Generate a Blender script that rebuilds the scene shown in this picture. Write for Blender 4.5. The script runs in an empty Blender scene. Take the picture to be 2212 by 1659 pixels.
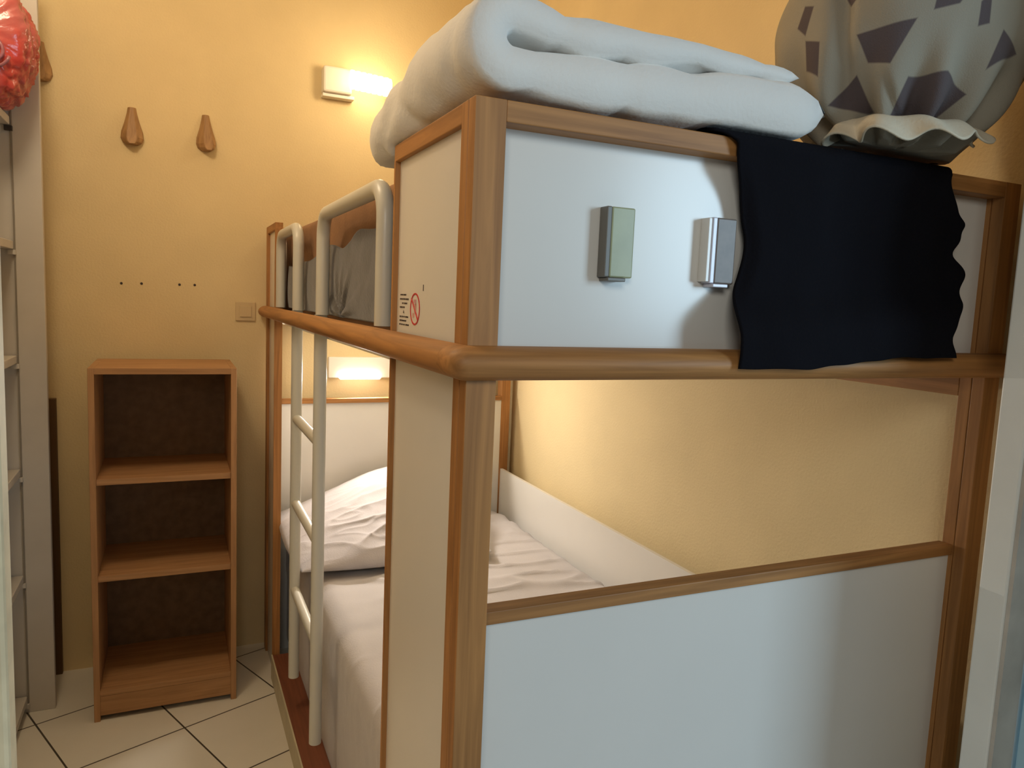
import bpy, bmesh, math, random
from mathutils import Vector, Matrix, noise
random.seed(7)
C = bpy.context.scene.collection
SC = bpy.context.scene
V = Vector

# ---------------------------------------------------------------- helpers
def wl(o):
    v = V((0, 0, 0))
    while o is not None:
        v = v + o.location; o = o.parent
    return v

def tag(o, label=None, cat=None, group=None, kind=None):
    if label: o['label'] = label
    if cat: o['category'] = cat
    if group: o['group'] = group
    if kind: o['kind'] = kind
    return o

def thing(name, label, cat, loc, group=None):
    o = bpy.data.objects.new(name, None); C.objects.link(o)
    o.location = loc; o.empty_display_size = .05
    return tag(o, label, cat, group)

def obj(name, bm, mat, parent=None, origin=None, smooth=False, bevel=0, subsurf=0, solid=0):
    """one mesh object; bm is in world coordinates"""
    bmesh.ops.recalc_face_normals(bm, faces=bm.faces[:])
    if parent is not None and origin is None:
        xs = [v.co for v in bm.verts]
        origin = sum(xs, V()) / len(xs)
    if origin is None:
        lo = V([min(v.co[i] for v in bm.verts) for i in range(3)])
        hi = V([max(v.co[i] for v in bm.verts) for i in range(3)])
        origin = V(((lo.x + hi.x) / 2, (lo.y + hi.y) / 2, lo.z))
    origin = V(origin)
    for v in bm.verts: v.co -= origin
    me = bpy.data.meshes.new(name); bm.to_mesh(me); bm.free()
    if smooth:
        for p in me.polygons: p.use_smooth = True
    o = bpy.data.objects.new(name, me); C.objects.link(o)
    if mat: me.materials.append(mat)
    if parent is not None:
        o.location = origin - wl(parent); o.parent = parent
    else:
        o.location = origin
    if bevel:
        m = o.modifiers.new('bevel', 'BEVEL'); m.width = bevel; m.segments = 2
        m.limit_method = 'ANGLE'; m.harden_normals = False
    if solid:
        m = o.modifiers.new('solid', 'SOLIDIFY'); m.thickness = solid; m.offset = 0
    if subsurf:
        m = o.modifiers.new('sub', 'SUBSURF'); m.levels = subsurf; m.render_levels = subsurf
    return o

def NB(): return bmesh.new()

def box(bm, x0, x1, y0, y1, z0, z1):
    vs = [bm.verts.new(p) for p in ((x0,y0,z0),(x1,y0,z0),(x1,y1,z0),(x0,y1,z0),(x0,y0,z1),(x1,y0,z1),(x1,y1,z1),(x0,y1,z1))]
    for f in ((0,3,2,1),(4,5,6,7),(0,1,5,4),(1,2,6,5),(2,3,7,6),(3,0,4,7)):
        bm.faces.new([vs[i] for i in f])
    return bm

def bx(*a): return box(NB(), *a)

def tube(bm, pts, r, seg=16, caps=True):
    pts = [V(p) for p in pts]; rings = []
    n = None
    for i, p in enumerate(pts):
        t = (pts[min(i+1, len(pts)-1)] - pts[max(i-1, 0)]).normalized()
        if n is None:
            n = t.orthogonal().normalized()
        n = (n - t * n.dot(t)).normalized(); b = t.cross(n)
        rr = r[i] if isinstance(r, (list, tuple)) else r
        rings.append([bm.verts.new(p + (n * math.cos(2*math.pi*k/seg) + b * math.sin(2*math.pi*k/seg)) * rr) for k in range(seg)])
    for a, c in zip(rings, rings[1:]):
        for k in range(seg):
            bm.faces.new((a[k], a[(k+1) % seg], c[(k+1) % seg], c[k]))
    if caps:
        bm.faces.new(rings[0][::-1]); bm.faces.new(rings[-1])
    return bm

def grid(bm, nu, nv, f, closeu=False, closev=False):
    vs = [[bm.verts.new(f(i / (nu if closeu else nu - 1), j / (nv if closev else nv - 1))) for j in range(nv)] for i in range(nu)]
    for i in range(nu if closeu else nu - 1):
        for j in range(nv if closev else nv - 1):
            a, b = vs[i][j], vs[(i+1) % nu][j]; c, d = vs[(i+1) % nu][(j+1) % nv], vs[i][(j+1) % nv]
            bm.faces.new((a, b, c, d))
    return vs

def nz(p, s=1.0, o=0): return noise.noise(V(p) * s + V((o, o * 1.7, o * .3)))
def fbm(p, s=1.0, o=0, n=4):
    return noise.fractal(V(p) * s + V((o, o * .7, o * 1.3)), 1.0, 2.0, n)
def clamp(x, a=0, b=1): return max(a, min(b, x))
def sm(a, b, x):
    t = clamp((x - a) / (b - a)); return t * t * (3 - 2 * t)

# ---------------------------------------------------------------- materials
def mat(name, col, rough=.6, noise_amt=0, nscale=8, col2=None, bump=0, bscale=60, spec=.5, sheen=0, stretch=None):
    m = bpy.data.materials.new(name); m.use_nodes = True
    nt = m.node_tree; b = nt.nodes['Principled BSDF']
    b.inputs['Base Color'].default_value = (*col, 1); b.inputs['Roughness'].default_value = rough
    b.inputs['Specular IOR Level'].default_value = spec
    if sheen: b.inputs['Sheen Weight'].default_value = sheen
    tc = nt.nodes.new('ShaderNodeTexCoord'); mp = nt.nodes.new('ShaderNodeMapping')
    nt.links.new(tc.outputs['Object'], mp.inputs[0])
    if stretch: mp.inputs['Scale'].default_value = stretch
    if noise_amt:
        n = nt.nodes.new('ShaderNodeTexNoise'); n.inputs['Scale'].default_value = nscale; n.inputs['Detail'].default_value = 6
        r = nt.nodes.new('ShaderNodeMix'); r.data_type = 'RGBA'
        c2 = col2 or tuple(c * (1 - noise_amt) for c in col)
        r.inputs[6].default_value = (*col, 1); r.inputs[7].default_value = (*c2, 1)
        cr = nt.nodes.new('ShaderNodeMapRange'); cr.inputs[1].default_value = .35; cr.inputs[2].default_value = .68
        nt.links.new(mp.outputs[0], n.inputs['Vector']); nt.links.new(n.outputs[0], cr.inputs[0])
        nt.links.new(cr.outputs[0], r.inputs[0]); nt.links.new(r.outputs[2], b.inputs['Base Color'])
    if bump:
        n2 = nt.nodes.new('ShaderNodeTexNoise'); n2.inputs['Scale'].default_value = bscale; n2.inputs['Detail'].default_value = 4
        bp = nt.nodes.new('ShaderNodeBump'); bp.inputs['Strength'].default_value = bump; bp.inputs['Distance'].default_value = .003
        nt.links.new(mp.outputs[0], n2.inputs['Vector']); nt.links.new(n2.outputs[0], bp.inputs['Height']); nt.links.new(bp.outputs[0], b.inputs['Normal'])
    return m

def wood(name, c1, c2, axis, rough=.55):
    """pine with grain stretched along an axis (0 x, 1 y, 2 z)"""
    m = bpy.data.materials.new(name); m.use_nodes = True
    nt = m.node_tree; b = nt.nodes['Principled BSDF']; b.inputs['Roughness'].default_value = rough
    tc = nt.nodes.new('ShaderNodeTexCoord'); mp = nt.nodes.new('ShaderNodeMapping')
    sc = [34, 34, 34]; sc[axis] = 1.6; mp.inputs['Scale'].default_value = sc
    nt.links.new(tc.outputs['Object'], mp.inputs[0])
    n = nt.nodes.new('ShaderNodeTexNoise'); n.inputs['Scale'].default_value = 1.6; n.inputs['Detail'].default_value = 7; n.inputs['Distortion'].default_value = 1.2
    cr = nt.nodes.new('ShaderNodeValToRGB'); e = cr.color_ramp.elements
    e[0].position = .3; e[0].color = (*c2, 1); e[1].position = .68; e[1].color = (*c1, 1)
    nt.links.new(mp.outputs[0], n.inputs['Vector']); nt.links.new(n.outputs[0], cr.inputs[0]); nt.links.new(cr.outputs[0], b.inputs['Base Color'])
    bp = nt.nodes.new('ShaderNodeBump'); bp.inputs['Strength'].default_value = .15; bp.inputs['Distance'].default_value = .001
    nt.links.new(n.outputs[0], bp.inputs['Height']); nt.links.new(bp.outputs[0], b.inputs['Normal'])
    return m

def emit(name, col, strength):
    m = bpy.data.materials.new(name); m.use_nodes = True
    b = m.node_tree.nodes['Principled BSDF']
    b.inputs['Base Color'].default_value = (.9, .88, .82, 1)
    b.inputs['Emission Color'].default_value = (*col, 1); b.inputs['Emission Strength'].default_value = strength
    return m

P1, P2 = (.50, .235, .072), (.28, .122, .034)
WX, WY, WZ = wood('pine_x', P1, P2, 0), wood('pine_y', P1, P2, 1), wood('pine_z', P1, P2, 2)
B1, B2 = (.50, .275, .125), (.34, .175, .075)
BX, BZ = wood('bookcase_wood_x', B1, B2, 0), wood('bookcase_wood_z', B1, B2, 2)
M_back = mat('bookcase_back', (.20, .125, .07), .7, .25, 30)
M_white = mat('white_laminate', (.80, .78, .74), .24, .04, 3)
M_wall = mat('cream_plaster', (.80, .645, .37), .9, .06, 5, bump=.35, bscale=140)
M_ceil = mat('ceiling_paint', (.85, .80, .70), .9, bump=.2)
M_steel = mat('grey_enamelled_tube', (.62, .61, .55), .35)
M_duvet = mat('white_duvet_cotton', (.80, .79, .76), .85, .03, 9, bump=.25, bscale=170, sheen=.2)
M_sheet = mat('lavender_grey_sheet', (.56, .53, .54), .85, .05, 14, bump=.25, bscale=220, sheen=.2)
M_pillow = mat('pale_pillowcase', (.50, .47, .49), .85, .05, 18, bump=.25, bscale=220, sheen=.2)
M_brown = mat('brown_sheet', (.31, .165, .085), .9, .2, 12, bump=.3, bscale=160)
M_grey = mat('charcoal_blanket', (.085, .078, .070), .95, .25, 30, bump=.4, bscale=160, sheen=.3)
M_black = mat('black_cotton', (.006, .006, .009), .95, bump=.3, bscale=240, spec=.1)
M_frame = mat('white_gloss_paint', (.86, .88, .84), .5, .06, 9)
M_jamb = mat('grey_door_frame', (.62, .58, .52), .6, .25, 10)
M_blue = mat('pale_blue_door', (.46, .74, .92), .45, .08, 4)
M_jambL = mat('cream_door_frame', (.82, .68, .44), .6, .2, 30)
M_unit = mat('white_shelf_board', (.60, .56, .50), .55, .06, 10)
M_dark = mat('dark_plastic', (.03, .022, .018), .6)
M_red = mat('red_fabric_in_plastic', (.52, .06, .05), .2, .5, 9, col2=(.44, .14, .13), bump=.9, bscale=26)
M_swirl = mat('mauve_fabric_in_plastic', (.36, .13, .16), .25, .4, 12, bump=.8, bscale=30)
M_hook = wood('oak_hook', (.42, .24, .10), (.26, .14, .055), 2)
M_board = mat('dark_stained_board', (.17, .09, .035), .7, .3, 20, stretch=(1, 1, .1))
M_lampbox = mat('lamp_housing', (.78, .74, .66), .45)
M_red_ink = mat('red_ink', (.55, .03, .03), .6)
M_ink = mat('black_ink', (.05, .035, .03), .7)
M_pink_ink = mat('pink_ink', (.62, .34, .28), .7)
M_green = mat('olive_plastic', (.40, .43, .26), .3, .15, 25)
M_taupe = mat('taupe_plastic', (.20, .165, .145), .4, .2, 60)
M_lilac = mat('pale_plastic_edge', (.62, .62, .72), .15)
M_olive = mat('plastic_side', (.16, .15, .13), .35)
M_switch = mat('beige_switch', (.66, .51, .29), .5)
M_skirt = mat('cream_strip', (.62, .55, .38), .55, .1, 14)
M_basewood = wood('red_brown_board', (.26, .085, .04), (.17, .055, .026), 1)
M_lampglow = emit('lamp_shade_glow', (1, .80, .50), 5)
M_tube = emit('strip_tube_glow', (1, .90, .78), 6)

# tiled floor
def floor_mat():
    m = bpy.data.materials.new('cream_floor_tiles'); m.use_nodes = True
    nt = m.node_tree; b = nt.nodes['Principled BSDF']; b.inputs['Roughness'].default_value = .38
    g = nt.nodes.new('ShaderNodeNewGeometry'); mp = nt.nodes.new('ShaderNodeMapping'); mp.vector_type = 'TEXTURE'
    mp.inputs['Location'].default_value = (-.291, 1.6, 0); mp.inputs['Rotation'].default_value = (0, 0, math.radians(22.6))
    br = nt.nodes.new('ShaderNodeTexBrick'); br.offset = 0; br.squash = 1
    br.inputs['Scale'].default_value = 1; br.inputs['Brick Width'].default_value = .325; br.inputs['Row Height'].default_value = .325
    br.inputs['Mortar Size'].default_value = .0028; br.inputs['Mortar Smooth'].default_value = .1
    br.inputs['Color1'].default_value = (.82, .78, .69, 1); br.inputs['Color2'].default_value = (.79, .75, .66, 1); br.inputs['Mortar'].default_value = (.07, .055, .04, 1)
    n = nt.nodes.new('ShaderNodeTexNoise'); n.inputs['Scale'].default_value = 6; n.inputs['Detail'].default_value = 6
    mx = nt.nodes.new('ShaderNodeMix'); mx.data_type = 'RGBA'; mx.blend_type = 'MULTIPLY'; mx.inputs[0].default_value = .12
    nt.links.new(g.outputs['Position'], mp.inputs[0]); nt.links.new(mp.outputs[0], br.inputs['Vector'])
    nt.links.new(mp.outputs[0], n.inputs['Vector'])
    nt.links.new(br.outputs['Color'], mx.inputs[6]); nt.links.new(n.outputs[0], mx.inputs[7])
    nt.links.new(mx.outputs[2], b.inputs['Base Color'])
    return m

# ---------------------------------------------------------------- setting
YB, XR, XL, ZC = 2.122, 1.022, -1.03, 2.75
YN0, YN1 = -.17, -.118      # the thin near wall that holds the doorway
def struct(name, bm, m, label=None, parent=None, **k):
    o = obj(name, bm, m, parent, **k)
    if parent is None: tag(o, label, None, None, 'structure')
    return o
struct('floor', bx(XL - .1, XR + 1.2, -3.2, YB + .1, -.05, 0), floor_mat(), 'cream square floor tiles with dark grout lines')
wb = struct('wall_back', bx(XL - .1, XR + .1, YB, YB + .1, 0, ZC), M_wall, 'warm cream plaster wall behind the bookcase and wall lamp')
struct('wall_right', bx(XR, XR + .1, YN1, YB, 0, ZC), M_wall, 'cream plaster wall along the far long side of the bunk bed')
struct('wall_left', bx(XL - .1, XL, YN0, YB, 0, ZC), M_wall, 'cream plaster wall behind the white shelving')
struct('ceiling', bx(XL - .1, XR + .1, YN0, YB, ZC, ZC + .1), M_ceil, 'plain ceiling above the bunk bed')
b = NB(); box(b, XL - .1, -.60, YN0, YN1, 0, ZC); box(b, .95, XR + .1, YN0, YN1, 0, ZC); box(b, -.60, .95, YN0, YN1, 2.12, ZC)
struct('wall_near', b, M_wall, 'wall with the open doorway in the foreground')
struct('trim_1', bx(.809, .948, -.16, YN1, 0, 2.12), M_frame, 'white door frame at the right edge of the photo', bevel=.003)
struct('trim_2', bx(.8115, .86, -.1665, -.1605, 0, 2.12), M_jamb, 'grey door frame face at the far right')  # thin front face, greyer and more mottled than the white frame
struct('trim_3', bx(-.598, -.4375, -.15, YN1 - .002, 0, 2.12), M_jambL, 'cream door frame post at the left edge of the photo', bevel=.004)
d = struct('door_1', bx(.862, .90, -.30, -.172, .01, 2.1), M_blue, 'pale blue open door leaf at the lower right edge')
# four old screw holes in the back wall
for x, z in ((-.478, 1.384), (-.415, 1.386), (-.293, 1.388), (-.243, 1.389)):
    bm = NB(); tube(bm, [(x, YB - .0012, z), (x, YB + .002, z)], .0045, 10)
    struct('screw_hole', bm, M_ink, parent=wb)

# ---------------------------------------------------------------- bunk bed
H, W, L = 1.61, .99, 2.09
D, WP = .045, .0394
bed = thing('bunk_bed', 'pine and white panelled bunk bed with a rounded mid rail on the right', 'bed', (W/2, L/2, 0))
def post(x0, x1, y0, y1):
    bm = NB(); ym = (y0 + y1) / 2
    box(bm, x0, x1, y0, ym - .0009, 0, H); box(bm, x0, x1, ym + .0009, y1, 0, H); box(bm, x0 + .002, x1 - .002, ym - .001, ym + .001, 0, H - .001)
    return obj('corner_post', bm, WZ, bed, bevel=.0015)
post(0, WP, 0, D); post(W - WP, W, 0, D); post(0, WP, L - D, L); post(W - WP, W, L - D, L)
# end panels (near and far): upper panel with top rail, lower panel with cap rail
for y0, y1, yc0, yc1 in ((.031, .043, .0, D), (L - .043, L - .031, L - D, L)):
    up = obj('upper_end_panel', bx(WP, W - WP, y0, y1, 1.318, 1.586), M_white, bed)
    obj('top_rail', bx(WP, W - WP, yc0, yc1, 1.585, H), WX, bed, bevel=.0015)
    obj('lower_end_panel', bx(WP, W - WP, y0, y1, .0, .962), M_white, bed)
    obj('cap_rail', bx(WP, W - WP, y0 - .008, y1 + .008, .961, .979), WX, bed, bevel=.0015)
    obj('end_crossbar', bx(WP, W - WP, y0 - .006, y1 + .006, 1.283, 1.319), WX, bed)
# side panels on the ladder side, each upper one carries its wood edge strips
sp = None
for y0, y1, ye in ((D, .335, .343), (1.843, L - D, 1.835)):
    u = obj('upper_side_panel', bx(.008, .020, y0, y1, 1.30, 1.586), M_white, bed)
    obj('top_rail', bx(.0, .026, min(y0, ye), max(y1, ye), 1.585, H), WY, bed, bevel=.0015)
    ya, yb = sorted((ye, y1 if ye > y1 else y0))
    obj('edge_strip', bx(.0, .026, ya, yb, 1.30, 1.586), WZ, bed)
    obj('lower_side_panel', bx(.008, .020, y0, y1, .0, 1.284), M_white, bed)
    obj('edge_strip', bx(.0, .026, ya, yb, .0, 1.284), WZ, bed)
    if sp is None: sp = u
# rounded mid rail, in two lengths with a butt joint on the ladder side
def bumper(pathfn, bm):
    prof = [(.028 * math.cos(a), 1.303 + .021 * math.sin(a)) for a in [(-90 + 15 * k) * math.pi / 180 for k in range(13)]]
    rows = []
    for (o, z) in prof: rows.append([bm.verts.new((*p, z)) for p in pathfn(max(o, 0))])
    for a, c in zip(rows, rows[1:]):
        for k in range(len(a) - 1): bm.faces.new((a[k], a[k+1], c[k+1], c[k]))
    # flat inner side and end caps
    a, c = rows[0], rows[-1]
    for k in range(len(a) - 1): bm.faces.new((a[k+1], a[k], c[k], c[k+1]))
    bm.faces.new([r[0] for r in rows]); bm.faces.new([r[-1] for r in rows][::-1])
    return bm
e = .0004
def near_path(o):
    pts = [(-o - e, .03), (-o - e, 0)]
    for k in range(1, 9):
        a = math.pi + k * math.pi / 16; pts.append((o * math.cos(a) - e * .7, o * math.sin(a) - e * .7))
    pts += [(0, -o - e), (.3, -o - e), (.7, -o - e), (W, -o - e)]
    for k in range(1, 9):
        a = 1.5 * math.pi + k * math.pi / 16; pts.append((W + o * math.cos(a), o * math.sin(a) - e))
    return pts
def left_path(o):
    pts = []
    for k in range(9):
        a = math.pi / 2 + k * math.pi / 16; pts.append((o * math.cos(a) - e, L - .002 + o * math.sin(a)))
    return pts + [(-o - e, 1.8), (-o - e, 1.2), (-o - e, .7), (-o - e, .4032)]
obj('mid_rail', bumper(near_path, NB()), WX, bed, smooth=False)
obj('mid_rail', bumper(lambda o: [(-o - e, .4028), (-o - e, .3), (-o - e, .15), (-o - e, .0304)], NB()), WY, bed)
obj('mid_rail', bumper(left_path, NB()), WY, bed)
for o in bed.children:
    if o.name.startswith('mid_rail'):
        for p in o.data.polygons: p.use_smooth = True
        m = o.modifiers.new('es', 'EDGE_SPLIT'); m.split_angle = math.radians(50)
obj('long_rail', bx(.95, .972, D, L - D, 1.245, 1.322), WY, bed, bevel=.001)
obj('mattress_base', bx(.034, .948, .17, L - D - .01, 1.266, 1.296), mat('pale_base_board', (.78, .72, .60), .7), bed)
obj('wall_side_panel', bx(.957, .969, D, L - D, .0, .665), M_white, bed)
obj('wall_side_top_rail', bx(.95, .972, D, L - D, 1.585, H), WY, bed)
bs = obj('base_rail', bx(.001, .0715, .345, 1.83, .0, .084), M_basewood, bed)
obj('cream_face_strip', bx(-.004, .0005, .345, 1.83, .0, .087), M_skirt, bs)
# printed no-children pictogram and small text on the near upper side panel
bm = NB(); cy, cz, R0 = .2385, 1.3605, .0235
N = 40
ring = lambda r, x: [bm.verts.new((x, cy + r * math.cos(2*math.pi*k/N), cz + r * math.sin(2*math.pi*k/N))) for k in range(N)]
o1, o2, o3, o4 = ring(R0, .0072), ring(R0 - .0022, .0072), ring(R0, .0081), ring(R0 - .0022, .0081)
for k in range(N):
    q = (k + 1) % N
    bm.faces.new((o1[k], o1[q], o2[q], o2[k])); bm.faces.new((o1[k], o1[q], o3[q], o3[k])); bm.faces.new((o2[k], o2[q], o4[q], o4[k]))
tube(bm, [(.0074, cy + .017, cz + .015), (.0074, cy - .016, cz - .0155)], .0011, 8)
obj('printed_prohibition_sign', bm, M_red_ink, sp)
bm = NB()
random.seed(3)
for z, n, y1 in ((1.381, 4, .316), (1.3745, 5, .318), (1.368, 3, .306), (1.362, 3, .318), (1.3475, 5, .318), (1.3415, 4, .318), (1.3355, 5, .319)):
    y = y1
    for k in range(n):
        w = random.uniform(.004, .0085)
        box(bm, .0074, .0082, y - w, y, z - .0011, z + .0011)
        y -= w + random.uniform(.0018, .004)
# the little warning triangle
vs = [bm.verts.new((.0074, y_, z_)) for y_, z_ in ((.300, 1.353), (.294, 1.353), (.297, 1.358))]; bm.faces.new(vs)
obj('printed_warning_text', bm, M_ink, sp)
bm = NB(); box(bm, .0074, .0082, .2000, .2018, 1.387, 1.396)
obj('printed_mark', bm, M_ink, sp)
bm = NB()  # the pale child figure inside the sign
tube(bm, [(.0078, cy - .002, cz + .014), (.0078, cy - .002, cz + .009)], .003, 8)
box(bm, .0075, .0081, cy - .006, cy + .002, cz - .006, cz + .008)
box(bm, .0075, .0081, cy + .003, cy + .011, cz - .012, cz - .006)
obj('printed_figure', bm, M_pink_ink, sp)

# ---------------------------------------------------------------- ladder (hangs inside the rail)
LX, LR = .0165, .0158
lad = thing('bed_ladder', 'grey tubular ladder with two arched handrails hooked on the bunk bed mid rail', 'ladder', (LX, 1.24, .2))
def arch(y0, y1, zt, r=.055):
    pts = [(LX, y0, 1.326)] + [(LX, y0, z) for z in (1.36, 1.42, 1.48)]
    for k in range(9):
        a = k * math.pi / 16; s = 1 if y1 > y0 else -1
        pts.append((LX, y0 + s * r * (1 - math.cos(a)), zt - r + r * math.sin(a)))
    for k in range(9):
        a = math.pi / 2 - k * math.pi / 16
        pts.append((LX, y1 - s * r * (1 - math.cos(a)), zt - r + r * math.sin(a)))
    pts += [(LX, y1, z) for z in (1.48, 1.42, 1.36)] + [(LX, y1, 1.326)]
    return obj('handrail', tube(NB(), pts, LR, 20), M_steel, lad, smooth=True)
arch(1.035, .452, 1.566); arch(1.425, 1.812, 1.566)
for y, zb in ((1.052, .205), (1.436, .197)):
    obj('stile', tube(NB(), [(LX, y, zb), (LX, y, zb + .4), (LX, y, 1.30), (LX, y, 1.325)], LR, 20), M_steel, lad, smooth=True)
for z in (1.005, .748, .478):
    obj('rung', tube(NB(), [(LX, 1.052 + LR * .8, z), (LX, 1.436 - LR * .8, z)], .0135, 18), M_steel, lad, smooth=True)
for p in lad.children:
    m = p.modifiers.new('es', 'EDGE_SPLIT'); m.split_angle = math.radians(60)

# ---------------------------------------------------------------- mattresses and bedding
def cushion(x0, x1, y0, y1, z0, z1, r, disp, nx=60, ny=110, nzz=14):
    """rounded slab as a closed grid: u round the section in xz, v along y"""
    prof = []
    hx, hz = (x1 - x0) / 2, (z1 - z0) / 2; cx, cz_ = (x0 + x1) / 2, (z0 + z1) / 2
    def seg(a, b, n): return [(a[0] + (b[0] - a[0]) * k / n, a[1] + (b[1] - a[1]) * k / n) for k in range(n)]
    def arc(cx, cz, a0, n=6): return [(cx + r * math.cos(a0 + k * math.pi / 2 / n), cz + r * math.sin(a0 + k * math.pi / 2 / n)) for k in range(n)]
    prof += seg((x1 - r, z1), (x0 + r, z1), nx) + arc(x0 + r, z1 - r, math.pi / 2) + seg((x0, z1 - r), (x0, z0 + r), nzz) + arc(x0 + r, z0 + r, math.pi)
    prof += seg((x0 + r, z0), (x1 - r, z0), 12) + arc(x1 - r, z0 + r, 1.5 * math.pi) + seg((x1, z0 + r), (x1, z1 - r), nzz) + arc(x1 - r, z1 - r, 0)
    bm = NB(); rows = []
    for j in range(ny + 1):
        t = j / ny; y = y0 + (y1 - y0) * t
        # round the ends
        dd = min(y - y0, y1 - y); k = 1 if dd >= r else math.sqrt(max(0, 1 - (1 - dd / r) ** 2))
        ins = r * (1 - k)
        row = []
        for (px, pz) in prof:
            fx = cx + (px - cx) * (hx - ins) / hx; fz = cz_ + (pz - cz_) * (hz - ins) / hz
            p = V((fx, y, fz)); row.append(bm.verts.new(p + disp(p)))
        rows.append(row)
    n = len(prof)
    for a, c in zip(rows, rows[1:]):
        for k in range(n): bm.faces.new((a[k], a[(k+1) % n], c[(k+1) % n], c[k]))
    bm.faces.new(rows[0]); bm.faces.new(rows[-1][::-1])
    return bm

def sheet_disp(p):
    # creases running across the bed and tucks down the side
    q = V((p.x * 2.2, p.y * 9 + .8 * p.x, p.z * 2))
    rdg = 1 - abs(noise.noise(q + V((3.1, 0, 0)))) * 2
    w = .013 * (max(0, rdg) ** 6) * sm(-.1, .35, noise.noise(p * 2.2 + V((9, 2, 0))) + .25)
    if p.z < .44:
        q2 = V((p.x * 3, p.y * 20 - p.z * 6, p.z * 4))
        w = .007 * max(0, 1 - abs(noise.noise(q2)) * 2.2) ** 3 * sm(.18, .4, p.z)
        return V((-w, 0, w * .3))
    return V((0, 0, w + .003 * noise.noise(p * 4)))
lm = obj('lower_mattress', cushion(.0725, .944, .056, 2.042, .03, .497, .045, sheet_disp, 70, 200, 22), M_sheet, None, smooth=True)
tag(lm, 'mattress on the lower bunk under a creased lavender grey sheet', 'mattress')

# pillow on the lower bunk, propped against the far end panel
def pillow(u, v):
    return None
def pil_bm():
    bm = NB(); n, m = 170, 150
    ex = lambda t: (abs(math.cos(t)) ** .5) * (1 if math.cos(t) > 0 else -1)
    cx, cyy, hx, hy = .352, 1.715, .335, .30
    def pt(i, j, s):
        a, c = -1 + 2 * i / n, -1 + 2 * j / m
        th = max(0, (1 - abs(a) ** 2.6)) ** .55 * max(0, (1 - abs(c) ** 2.6)) ** .55
        x = cx + hx * a * (1 - .05 * (1 - abs(c)) * 0 - .06 * c * c * abs(a)); y = cyy + hy * c * (1 - .05 * a * a)
        base = .530 + .160 * sm(.05, 1.0, (c + 1) / 2) * (.18 + .82 * sm(-1, .5, a)) 
        z = base + (.072 * th if s > 0 else -.035 * th)
        q = V((x, y, 0))
        if s > 0:
            f = 1 - abs(noise.noise(V((x * 3 + y * 2, y * 8 - x * 2.2, 1.3)))) * 2
            z += th * (.013 * max(0, f) ** 5 * sm(.5, -.7, c) + .010 * noise.noise(q * 6) * sm(.4, -.6, c) + .003 * noise.noise(q * 18))
            g = lambda sc, o: max(0, 1 - abs(noise.noise(V((x * sc * .55 + .25 * sc * y + o, y * sc * 1.5, o)))) * 3.2) ** 2
            z += th * (.0055 * g(7, 2.1) + .0035 * g(15, 5.7)) * (.35 + .65 * sm(.5, -.6, c))
        z = max(z, .5135 + .003 * (s > 0))
        return (x, y, z)
    top = [[bm.verts.new(pt(i, j, 1)) for j in range(m + 1)] for i in range(n + 1)]
    bot = [[bm.verts.new(pt(i, j, -1)) if 0 < i < n and 0 < j < m else top[i][j] for j in range(m + 1)] for i in range(n + 1)]
    for i in range(n):
        for j in range(m):
            bm.faces.new((top[i][j], top[i+1][j], top[i+1][j+1], top[i][j+1]))
            try: bm.faces.new((bot[i][j], bot[i][j+1], bot[i+1][j+1], bot[i+1][j]))
            except ValueError: pass
    return bm
pl = obj('pillow', pil_bm(), M_pillow, None, smooth=True)
tag(pl, 'wrinkled pale pillow on the lower bunk under the strip lamp', 'pillow')

# upper mattress in a brown sheet with a charcoal blanket tucked down its side
def udisp(p): return V((-.004 * noise.noise(p * 5) - .002, 0, .003 * noise.noise(p * 3)))
um = obj('upper_mattress', cushion(.062, .944, .056, 2.03, 1.298, 1.597, .03, udisp, 20, 70, 10), M_brown, None, smooth=True)
tag(um, 'thick upper bunk mattress in a reddish brown sheet', 'mattress')
def bl(u, v):
    y = .36 + 1.46 * u
    top = 1.515 - .035 * sm(.9, 1.8, y) + .018 * noise.noise(V((y * 4, 2, 0))) - .03 * sm(.75, .95, y) + .012 * sm(.9, 1.1, y)
    z = top + (1.325 - top) * v
    q = (y - .93); k = math.atan2(z - 1.33, q)
    fold = max(0, math.sin(k * 9 + 1.5 * noise.noise(V((y * 3, z * 3, 0))))) * sm(.5, .05, math.hypot(q, z - 1.33)) * sm(1.46, 1.36, z)
    x = .0475 - .0075 * fold - .006 * sm(1.36, 1.32, z) * 0 - .005 * abs(noise.noise(V((y * 7, z * 8, 5)))) - .004 * math.sin(math.pi * v)
    return (x, y, z)
bm = NB(); grid(bm, 170, 46, bl)
gb = obj('blanket', bm, M_grey, None, smooth=True, solid=.005)
tag(gb, 'charcoal grey blanket tucked along the upper mattress behind the ladder handrails', 'blanket')

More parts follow.
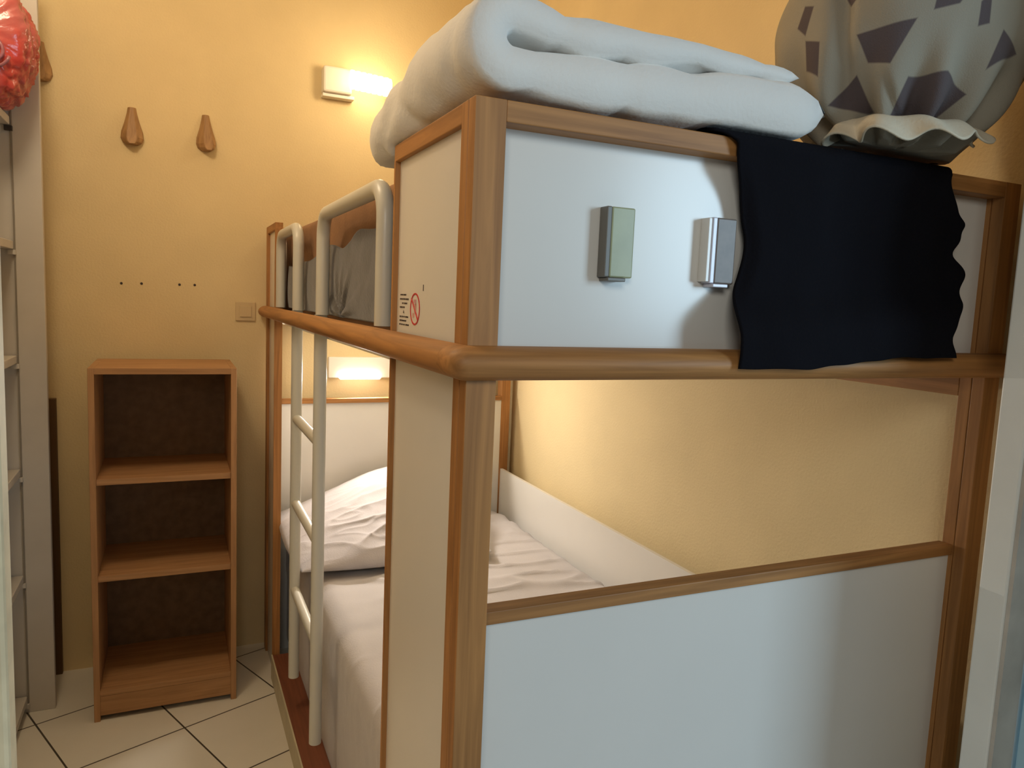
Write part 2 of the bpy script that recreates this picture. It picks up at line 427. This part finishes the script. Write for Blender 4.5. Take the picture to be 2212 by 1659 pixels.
# folded white duvet on the near end of the upper bunk
def duvet():
    bm = NB()
    T = .062; zb = 1.614 + T / 2; zt = zb + T + .001; XF = .042; XE = .52
    line = []
    for k in range(34): line.append((XE - (XE - XF) * k / 34, zb))
    for k in range(15):
        a = -math.pi / 2 - math.pi * k / 14; line.append((XF + (zt - zb) / 2 * math.cos(a) * 1.02, (zb + zt) / 2 + (zt - zb) / 2 * math.sin(a)))
    for k in range(1, 30): line.append((XF + .44 * k / 29, zt))
    n = len(line); m = 60
    tops, bots = [], []
    for i, (x, z) in enumerate(line):
        a, c = line[max(i-1, 0)], line[min(i+1, n-1)]
        t = V((c[0] - a[0], 0, c[1] - a[1])).normalized(); nn = V((t.z, 0, -t.x))
        fu = 1.0
        if i < 5: fu = math.sqrt(max(0, 1 - (1 - i / 5) ** 2))
        thick = T; lift = 0
        if i < 34:
            thick = T * (1 + .36 * sm(.08, .46, x)); lift = (thick - T) / 2
        if i >= 49:
            q = (x - XF) / .44
            thick = T * (1 - .62 * q); tl = T * (1 + .36 * sm(.08, .46, x)); lift = (zb + tl - T / 2) - zt + thick / 2 - .001 - .006 * sm(0, .15, q)
            if i >= n - 5: fu = math.sqrt(max(0, 1 - (1 - (n - 1 - i) / 4) ** 2))
        rt, rb = [], []
        for j in range(m + 1):
            v = j / m; y = -.012 + .50 * v
            fv = (max(0, 1 - abs(2 * v - 1) ** 16)) ** .5 * .26 + .74 if v < .5 else (max(0, 1 - abs(2 * v - 1) ** 6)) ** .5
            f = fu * fv * thick / 2
            yy = y + (.014 * sm(.2, .42, x) if i > 46 else 0)
            sag = -.040 * sm(.16, .48, y) * sm(.30, .06, x)
            base = V((x, yy, z + lift + sag))
            nv = lambda p: .005 * noise.noise(p * 7 + V((1, 5, 2))) + .0035 * noise.noise(p * 19) - .006 * max(0, 1 - abs(noise.noise(p * 5 + V((4, 4, 4)))) * 5) ** 2
            pa = base + nn * f; pb = base - nn * f
            da, db = nv(pa) * fv, nv(pb) * fv
            if i > 46:          # quilting seam: a soft dip round the upper flap
                sx = .105 + .10 * v - .03 * math.sin(math.pi * v)
                d2 = .006 * math.exp(-((x - sx) / .015) ** 2) * (1 if i > 50 else 0) * fv
                pa = pa - nn * d2; pb = pb + nn * d2
            rt.append(bm.verts.new(pa + nn * da)); rb.append(bm.verts.new(pb - nn * db))
        tops.append(rt); bots.append(rb)
    for i in range(n - 1):
        for j in range(m):
            bm.faces.new((tops[i][j], tops[i+1][j], tops[i+1][j+1], tops[i][j+1]))
            bm.faces.new((bots[i][j], bots[i][j+1], bots[i+1][j+1], bots[i+1][j]))
        bm.faces.new((tops[i][0], bots[i][0], bots[i+1][0], tops[i+1][0]))
        bm.faces.new((tops[i][m], tops[i+1][m], bots[i+1][m], bots[i][m]))
    for j in range(m):
        bm.faces.new((tops[0][j], tops[0][j+1], bots[0][j+1], bots[0][j])); bm.faces.new((tops[-1][j], bots[-1][j], bots[-1][j+1], tops[-1][j+1]))
    bmesh.ops.remove_doubles(bm, verts=bm.verts[:], dist=.00005)
    for v in bm.verts:       # rests on the rails, the mattress and the cloth
        zmin = 1.6125 + .010 * sm(.28, .33, v.co.x) - .0135 * sm(.345, .37, v.co.y)
        if v.co.z < zmin: v.co.z = zmin
    return bm
dv = obj('duvet', duvet(), M_duvet, None, smooth=True)
tag(dv, 'thick white duvet folded over on the near end of the upper bunk', 'duvet')

# ---------------------------------------------------------------- black cloth over the top rail
def cloth(u, v):
    # u across, v from behind the rail over the top and down the front
    xl = .374 + .034 * sm(.2, .45, v) * sm(.95, .6, v) + .006 * math.sin(v * 14) * sm(.2, .6, v) + .008 * noise.noise(V((v * 6, 0, 1))) - .035 * sm(.22, .12, v) 
    xr = .822 + .028 * sm(.2, .5, v) * sm(.95, .75, v) + .018 * noise.noise(V((v * 5, 3, 1))) + .02 * math.exp(-((v - .62) / .06) ** 2) - .02 * math.exp(-((v - .54) / .05) ** 2) - .022 * sm(.35, .2, v) + .012 * math.exp(-((v - .40) / .03) ** 2) - .018 * sm(.75, .85, v) + .01 * sm(.9, 1, v)
    x = xl + (xr - xl) * u
    zb = 1.300 + .018 * sm(.25, .75, u) + .003 * noise.noise(V((u * 9, 1, 1)))
    if v < .12:
        k = v / .12; y, z = .05 - .046 * k, 1.6165 + .003 * math.sin(k * math.pi)
    elif v < .2:
        a = (v - .12) / .08 * math.pi / 2; y, z = .004 - .012 * math.sin(a), 1.6045 + .012 * math.cos(a)
    else:
        k = (v - .2) / .8; z = 1.6045 + (zb - 1.6045) * k
        y = -.009 + .012 * math.sin(math.pi * clamp(k / .8)) * sm(.9, .6, k) - .027 * sm(.62, .86, k)
        y -= .004 * (1 + math.sin(x * 42 + 2.5 * noise.noise(V((x * 5, z * 3, 0))))) * .5 * sm(0, .3, k) * sm(0, .06, u) + .003 * noise.noise(V((x * 20, z * 14, 4)))
        y += .010 * sm(.05, 0, u) * sm(.0, .3, k) * sm(.8, .6, k)
    return (x, y, z)
bm = NB(); grid(bm, 130, 120, cloth)
bc = obj('cloth', bm, M_black, None, smooth=True, solid=.004)
tag(bc, 'black cloth draped over the near end of the upper bunk', 'cloth')

# ---------------------------------------------------------------- star print bag / stuffed bedding
PRINT_AND_SHADE = [[(.581,1.762),(.69,1.78),(.648,1.722),(.607,1.726)], [(.482,1.765),(.511,1.758),(.513,1.712),(.488,1.726)], [(.719,1.792),(.725,1.82),(.793,1.833),(.766,1.803)],
         [(.807,1.81),(.827,1.825),(.828,1.785),(.806,1.779)], [(.659,1.661),(.685,1.709),(.758,1.717),(.802,1.695),(.728,1.654)], [(.537,1.675),(.588,1.713),(.628,1.665)],  # the five-sided patch mixes print with shade painted low on the bag
         [(.463,1.786),(.475,1.815),(.493,1.811),(.481,1.772)], [(.566,1.804),(.613,1.838),(.525,1.857)], [(.832,1.726),(.858,1.781),(.896,1.76)],
         [(.64,1.88),(.69,1.93),(.72,1.87)], [(.80,1.90),(.85,1.95),(.88,1.88)], [(.90,1.83),(.94,1.87),(.95,1.80)], [(.98,1.74),(1.02,1.79),(1.03,1.72)]]
BAGO = V((.70, .02, 1.80))
def print_mat():
    """grey cotton with angular dark patches of print, one partly painted shade, edge tests on the fabric's own coordinates"""
    m = bpy.data.materials.new('grey_star_print_cotton'); m.use_nodes = True
    nt = m.node_tree; L_ = nt.links.new; b = nt.nodes['Principled BSDF']; b.inputs['Roughness'].default_value = .9
    tc = nt.nodes.new('ShaderNodeTexCoord')
    def M(op, a, c):
        n = nt.nodes.new('ShaderNodeMath'); n.operation = op
        for i, v in enumerate((a, c)):
            if isinstance(v, (int, float)): n.inputs[i].default_value = v
            else: L_(v, n.inputs[i])
        return n.outputs[0]
    tot = None
    for P in PRINT_AND_SHADE:
        ar = sum(P[i][0] * P[(i+1) % len(P)][1] - P[(i+1) % len(P)][0] * P[i][1] for i in range(len(P)))
        Q = P if ar > 0 else P[::-1]
        mx = None
        for i in range(len(Q)):
            (x0, z0), (x1, z1) = Q[i], Q[(i+1) % len(Q)]
            ln = math.hypot(x1 - x0, z1 - z0); nx_, nz_ = (z1 - z0) / ln, -(x1 - x0) / ln
            # s = x - 1.1 y on the cloth
            d = nt.nodes.new('ShaderNodeVectorMath'); d.operation = 'DOT_PRODUCT'
            L_(tc.outputs['Object'], d.inputs[0]); d.inputs[1].default_value = (nx_, -1.1 * nx_, nz_)
            off = nx_ * (BAGO.x - 1.1 * BAGO.y - x0) + nz_ * (BAGO.z - z0)
            e_ = M('ADD', d.outputs['Value'], off)
            mx = e_ if mx is None else M('MAXIMUM', mx, e_)
        tot = mx if tot is None else M('MINIMUM', tot, mx)
    mr = nt.nodes.new('ShaderNodeMapRange'); mr.inputs[1].default_value = .0012; mr.inputs[2].default_value = -.0012
    L_(tot, mr.inputs[0])
    mix = nt.nodes.new('ShaderNodeMix'); mix.data_type = 'RGBA'
    mix.inputs[6].default_value = (.29, .258, .20, 1); mix.inputs[7].default_value = (.085, .064, .066, 1)
    L_(mr.outputs[0], mix.inputs[0]); L_(mix.outputs[2], b.inputs['Base Color'])
    n2 = nt.nodes.new('ShaderNodeTexNoise'); n2.inputs['Scale'].default_value = 200
    bp = nt.nodes.new('ShaderNodeBump'); bp.inputs['Strength'].default_value = .25; bp.inputs['Distance'].default_value = .003
    L_(n2.outputs[0], bp.inputs['Height']); L_(bp.outputs[0], b.inputs['Normal'])
    return m
M_star = print_mat()
def bag():
    bm = NB(); n, m = 240, 170
    c0 = V((.728, .035, 1.80)); al = math.radians(25)
    U_, W_ = V((math.cos(al), 0, math.sin(al))), V((-math.sin(al), 0, math.cos(al)))
    def f(u, v):
        th = 2 * math.pi * u; ph = math.pi * (.012 + .976 * v)
        sx, c = math.sin(ph), math.cos(ph)
        dirv = U_ * (.228 * sx * math.cos(th)) + V((0, .148, 0)) * (sx * math.sin(th)) + W_ * (.19 * c)
        p = c0 + dirv; un = dirv.normalized()
        lowk = sm(1.80, 1.66, p.z)
        ang = math.atan2(p.y - .03, p.x - .67)
        d = .010 * noise.noise(p * 7) + .006 * noise.noise(p * 15)
        # gathers running into the bottom
        d += lowk * (.013 * math.cos(ang * 11 + 2.5 * noise.noise(p * 6)) - .006)
        # long fold down the left front
        s_ = p.x - 1.1 * p.y
        d -= .014 * math.exp(-((s_ - (.545 + .10 * (1.80 - p.z))) / .017) ** 2) * (1 if p.y < .03 else 0) * sm(1.63, 1.68, p.z)
        d -= .012 * math.exp(-((s_ - (.655 + .5 * (1.68 - p.z))) / .010) ** 2) * (1 if p.y < .03 else 0) * sm(1.72, 1.68, p.z)
        p = p + un * d
        zmin = 1.631 + .004 * noise.noise(p * 9)
        if p.z < zmin: p.z = zmin
        return p
    grid(bm, n, m, f, closeu=True)
    return bm
bagE = thing('stuffed_bedding_bag', 'grey bag of bedding with dark star print hanging at top right', 'bag', (.70, .02, 1.62))
obj('bag_body', bag(), M_star, bagE, origin=BAGO, smooth=True)
def hem(u, v):
    th = 2 * math.pi * u
    x0, y0, z0 = .672 + .085 * math.cos(th), .004 + .062 * math.sin(th), 1.655
    r = 1 + .12 * math.sin(7 * th + 1) * v + .18 * noise.noise(V((math.cos(th) * 2, math.sin(th) * 2, 7))) * v
    x1, y1 = .682 + .128 * r * math.cos(th), -.022 + .080 * r * math.sin(th)
    z1 = 1.640 + .007 * math.sin(9 * th) + .011 * math.cos(th) - .006 * max(0, -math.sin(th))
    k = sm(0, 1, v)
    return (x0 + (x1 - x0) * v, y0 + (y1 - y0) * v, z0 + (z1 - z0) * k + .012 * math.sin(math.pi * v))
bm = NB(); grid(bm, 160, 18, hem, closeu=True)
obj('open_hem', bm, mat('pale_hem_cotton', (.66, .58, .44), .9, .12, 20, bump=.3, bscale=200), bagE, smooth=True, solid=.003)

# ---------------------------------------------------------------- two small blocks stuck on the near upper panel
def clip(label, x0, x1, face, side, strip=None):
    t = thing('adhesive_hook', label, 'hook', ((x0 + x1) / 2, .03, 1.414), 'plastic hooks on the upper end panel')
    obj('face_plate', bx(x0, x1, .012, .0305, 1.414, 1.504), face, t, bevel=.002)
    w = .008
    obj('side_edge', bx(x0 - w, x0 - .0002, .0115, .0305, 1.414, 1.504), side, t, bevel=.0015)
    if strip:
        obj('clear_edge', bx(x0 - w - .006, x0 - w - .0002, .013, .0305, 1.416, 1.503), strip, t, bevel=.001)
    obj('hook_lip', bx(x0 - w * .5, x1 - .012, .0085, .0305, 1.409, 1.4138), side, t, bevel=.001)
    return t
clip('olive green plastic hook, further from the black cloth, on the white panel', .197, .232, M_green, M_olive)
clip('taupe plastic hook with pale edge beside the black cloth', .366, .400, M_taupe, M_lilac, M_white)

# ---------------------------------------------------------------- strip lamp under the upper bunk
sl = thing('strip_lamp', 'lit white strip lamp under the upper bunk above the pillow', 'lamp', (.45, YB, 1.05))
obj('housing', bx(.235, .70, YB - .022, YB, 1.052, 1.134), M_lampbox, sl, bevel=.003)
bm = NB(); pts = [(.278 + .154 * k / 8, YB - .036, 1.060) for k in range(9)]
tube(bm, [(.272, YB - .036, 1.060)] + pts + [(.438, YB - .036, 1.060)], [.007] + [.0125] * 9 + [.007], 16)
obj('light_tube', bm, M_tube, sl, smooth=True)

# ---------------------------------------------------------------- wall lamp
wlp = thing('wall_lamp', 'lit wall lamp with a ribbed glass shade high on the cream back wall', 'lamp', (.32, YB, 2.1))
bm = NB(); box(bm, .195, .30, YB - .055, YB, 2.118, 2.212)
obj('lamp_base', bm, M_lampbox, wlp, bevel=.008)
bm = NB()
for k in range(14):
    x0 = .292 + .0107 * k; s = 1 if k % 2 == 0 else .93
    pts = []
    zc, hz, hy = 2.172 - .0006 * k, .034 * s, .032 * s
    tube(bm, [(x0, YB - .062, zc), (x0 + .0106, YB - .062, zc)], hz, 24)
obj('ribbed_shade', bm, M_lampglow, wlp)
obj('lamp_bracket', bx(.195, .312, YB - .04, YB, 2.105, 2.1175), M_lampbox, wlp, bevel=.002)

# ---------------------------------------------------------------- wooden wall hooks
def hook(x, z0, label, turn=0):
    bm = NB()
    prof = [(1.0, .013), (.85, .016), (.6, .024), (.35, .034), (.18, .036), (.07, .030), (0.0, .017)]
    hgt = .125
    rings = []
    for (t, w) in prof:
        z = z0 + hgt * t; dpt = .010 + .030 * (1 - t) ** 1.2 if t < .98 else .010
        c, s = math.cos(turn), math.sin(turn)
        sec = [(-w, 0), (-w * .95, -dpt * .45), (-w * .45, -dpt), (w * .45, -dpt), (w * .95, -dpt * .45), (w, 0)]
        rings.append([bm.verts.new((x + a * c + b_ * s * .6, YB - .0005 + b_, z)) for a, b_ in sec])
    for a, c in zip(rings, rings[1:]):
        for k in range(6): bm.faces.new((a[k], a[(k+1) % 6], c[(k+1) % 6], c[k]))
    bm.faces.new(rings[0]); bm.faces.new(rings[-1])
    o = obj('wall_hook', bm, M_hook, None, bevel=.002)
    tag(o, label, 'hook', 'wooden hooks on the back wall')
    return o
hook(-.438, 1.855, 'wooden teardrop hook on the back wall above the left half of the bookcase', .0)
hook(-.206, 1.862, 'faceted wooden hook on the back wall, nearest to the wall lamp', -.5)
hook(-.703, 2.025, 'dark wooden hook on the back wall half hidden behind the red bundle', .0)

# beige switch plate beside the bed
sw = thing('light_switch', 'faint beige switch plate on the back wall beside the bunk bed', 'switch', (-.07, YB, 1.26))
obj('plate', bx(-.105, -.035, YB - .007, YB, 1.265, 1.335), M_switch, sw, bevel=.002)
obj('rocker', bx(-.09, -.05, YB - .0105, YB - .0068, 1.28, 1.32), M_switch, sw, bevel=.001)

# ---------------------------------------------------------------- bookcase
X0, X1, Y0, Y1, HB = -.551, -.129, 1.725, 2.06, 1.126
bk = thing('bookcase', 'empty brown wooden bookcase with three shelves against the back wall', 'bookcase', ((X0 + X1) / 2, (Y0 + Y1) / 2, 0))
t = .0175
for x in (X0, X1 - t): obj('side_panel', bx(x, x + t, Y0, Y1, 0, HB), BZ, bk, bevel=.001)
obj('top_panel', bx(X0 + t, X1 - t, Y0, Y1, HB - .019, HB), BX, bk, bevel=.001)
for z in (.782, .474): obj('shelf', bx(X0 + t, X1 - t, Y0 + .006, Y1 - .006, z - .019, z), BX, bk, bevel=.001)
obj('bottom_shelf', bx(X0 + t, X1 - t, Y0 + .003, Y1 - .006, .082, .100), BX, bk, bevel=.001)
obj('plinth', bx(X0 + t, X1 - t, Y0 + .004, Y0 + .02, .018, .0815), BX, bk)
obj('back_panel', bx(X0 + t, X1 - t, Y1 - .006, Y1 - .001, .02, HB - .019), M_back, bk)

# narrow board against the wall, beside the shelving
bo = obj('wooden_board', bx(-.735, -.680, YB - .022, YB - .001, 0, .985), M_board, None, bevel=.002)
tag(bo, 'narrow dark brown board standing at the back wall between white shelving and bookcase', 'board')

# ---------------------------------------------------------------- white shelving on the left
su = thing('shelving_unit', 'white open shelving unit along the left edge holding a red bundle', 'shelf', (-.85, 1.4, 0))
obj('end_panel', bx(-1.02, -.672, 1.86, 1.885, 0, 2.32), M_unit, su, bevel=.002)
obj('near_panel', bx(-1.02, -.745, .93, .955, 0, 2.32), M_unit, su, bevel=.002)
obj('back_panel', bx(-1.024, -1.012, .955, 1.86, 0, 2.32), M_unit, su)
obj('shelf_track', bx(-.7475, -.7435, 1.8535, 1.8598, .03, 2.3), mat('grey_track', (.25, .22, .18), .5), su)
for z in (1.855, 1.495, 1.152, .800, .460, .060):
    s = obj('shelf_board', bx(-1.011, -.748, .956, 1.852, z - .024, z), M_unit, su, bevel=.002)
    obj('shelf_pin', bx(-.762, -.742, 1.846, 1.8595, z - .040, z - .026), M_dark if z > 1.8 else M_unit, s)

# red bundle in plastic on the top shelf
def roll():
    bm = NB(); n, m = 150, 70
    cx, cz_ = -.772, 2.02
    def f(u, v):
        th = 2 * math.pi * u
        y = 1.60 + .235 * v
        e_ = (1 - abs(2 * v - 1) ** 5) ** .4 if 0 < v < 1 else 0
        r = .118 * max(e_, .25) * (1 + .06 * noise.noise(V((math.cos(th) * 2, math.sin(th) * 2, v * 4))) + .05 * noise.noise(V((math.cos(th) * 5, math.sin(th) * 5, v * 9))) + .03 * noise.noise(V((math.cos(th) * 14, math.sin(th) * 14, v * 20))))
        r -= .007 * max(0, 1 - abs(noise.noise(V((math.cos(th) * 3, math.sin(th) * 3, v * 5 + 2)))) * 4) + .004 * max(0, 1 - abs(noise.noise(V((math.cos(th) * 7, math.sin(th) * 7, v * 12)))) * 3)
        return (cx + r * math.cos(th) * .97, y, cz_ + r * math.sin(th) * 1.45)
    vs = grid(bm, n, m, f, closeu=True)
    bm.faces.new([r[0] for r in vs]); bm.faces.new([r[-1] for r in vs][::-1])
    for v in bm.verts:
        if v.co.z < 1.8565: v.co.z = 1.8565
    return bm
re_ = thing('plastic_wrapped_bundle', 'red rolled bundle in clear plastic on top of the white shelving', 'bundle', (-.772, 1.72, 1.8565))
obj('rolled_fabric', roll(), M_red, re_, smooth=True)
bm = NB(); pts = []
for k in range(70):
    a = k * .27; r = .006 + .0007 * k
    pts.append((-.756 + r * math.cos(a), 1.6005, 1.975 + r * .9 * math.sin(a)))
obj('spiral_end', tube(bm, pts, .0045, 8), M_swirl, re_, smooth=True)

# ---------------------------------------------------------------- lights
def light(name, kind, loc, energy, col, size=.1, rot=None, sy=None):
    l = bpy.data.lights.new(name, kind); l.energy = energy; l.color = col
    if kind == 'AREA':
        l.size = size
        if sy: l.shape = 'RECTANGLE'; l.size_y = sy
    elif kind in ('POINT', 'SPOT'): l.shadow_soft_size = size
    o = bpy.data.objects.new(name, l); C.objects.link(o); o.location = loc
    if rot: o.rotation_euler = rot
    return o
def aim(o, tgt):
    o.rotation_euler = (V(tgt) - o.location).to_track_quat('-Z', 'Y').to_euler()
LP = dict(dayR=41, dayL=9.5, lamp=3.6, tube=10.5, warm_fill=18, world=.085)
day = light('hall_window_daylight', 'AREA', (2.3, -2.3, 1.80), LP['dayR'], (.58, .82, 1.0), .85, sy=1.1); aim(day, (.45, 0, 1.45))
day2 = light('hall_daylight', 'AREA', (-.7, -1.6, 2.05), LP['dayL'], (1, .97, .87), .6, sy=.5); aim(day2, (.4, 0, 1.5))
lamp = light('wall_lamp_bulb', 'POINT', (.37, YB - .30, 2.17), LP['lamp'], (1, .77, .47), .06)
warm_fill = light('unseen_warm_fill', 'POINT', (-.62, .95, 2.52), LP['warm_fill'], (1, .80, .55), .10)  # added warm fill high in the room, no lamp stands there
tube_l = light('strip_lamp_bulb', 'AREA', (.355, YB - .055, 1.06), LP['tube'], (1, .90, .78), .16, sy=.02); aim(tube_l, (.72, -.6, 1.03))
w = bpy.data.worlds.new('dim_hall'); SC.world = w; w.use_nodes = True
w.node_tree.nodes['Background'].inputs[0].default_value = (.92, .92, .90, 1)
w.node_tree.nodes['Background'].inputs[1].default_value = LP['world']

# ---------------------------------------------------------------- camera
yaw, pitch, roll_ = .429146, .109820, .042261
cyw, syw, cp, spt = math.cos(yaw), math.sin(yaw), math.cos(pitch), math.sin(pitch)
fwd = V((syw * cp, cyw * cp, -spt)); right = V((cyw, -syw, 0)); up = right.cross(fwd)
r2 = right * math.cos(roll_) + up * math.sin(roll_); u2 = up * math.cos(roll_) - right * math.sin(roll_)
cam = bpy.data.cameras.new('camera'); co = bpy.data.objects.new('camera', cam); C.objects.link(co)
mw = Matrix(((r2.x, u2.x, -fwd.x), (r2.y, u2.y, -fwd.y), (r2.z, u2.z, -fwd.z)))
co.matrix_world = Matrix.Translation((-.316047, -.822479, 1.377309)) @ mw.to_4x4()
cam.sensor_width = 36; cam.lens = 36 * 1610.75 / 2212; cam.clip_start = .02
SC.camera = co
SC.view_settings.view_transform = 'Standard'; SC.view_settings.look = 'None'
SC.view_settings.exposure = 0; SC.view_settings.gamma = 1; SC.view_settings.use_curve_mapping = False
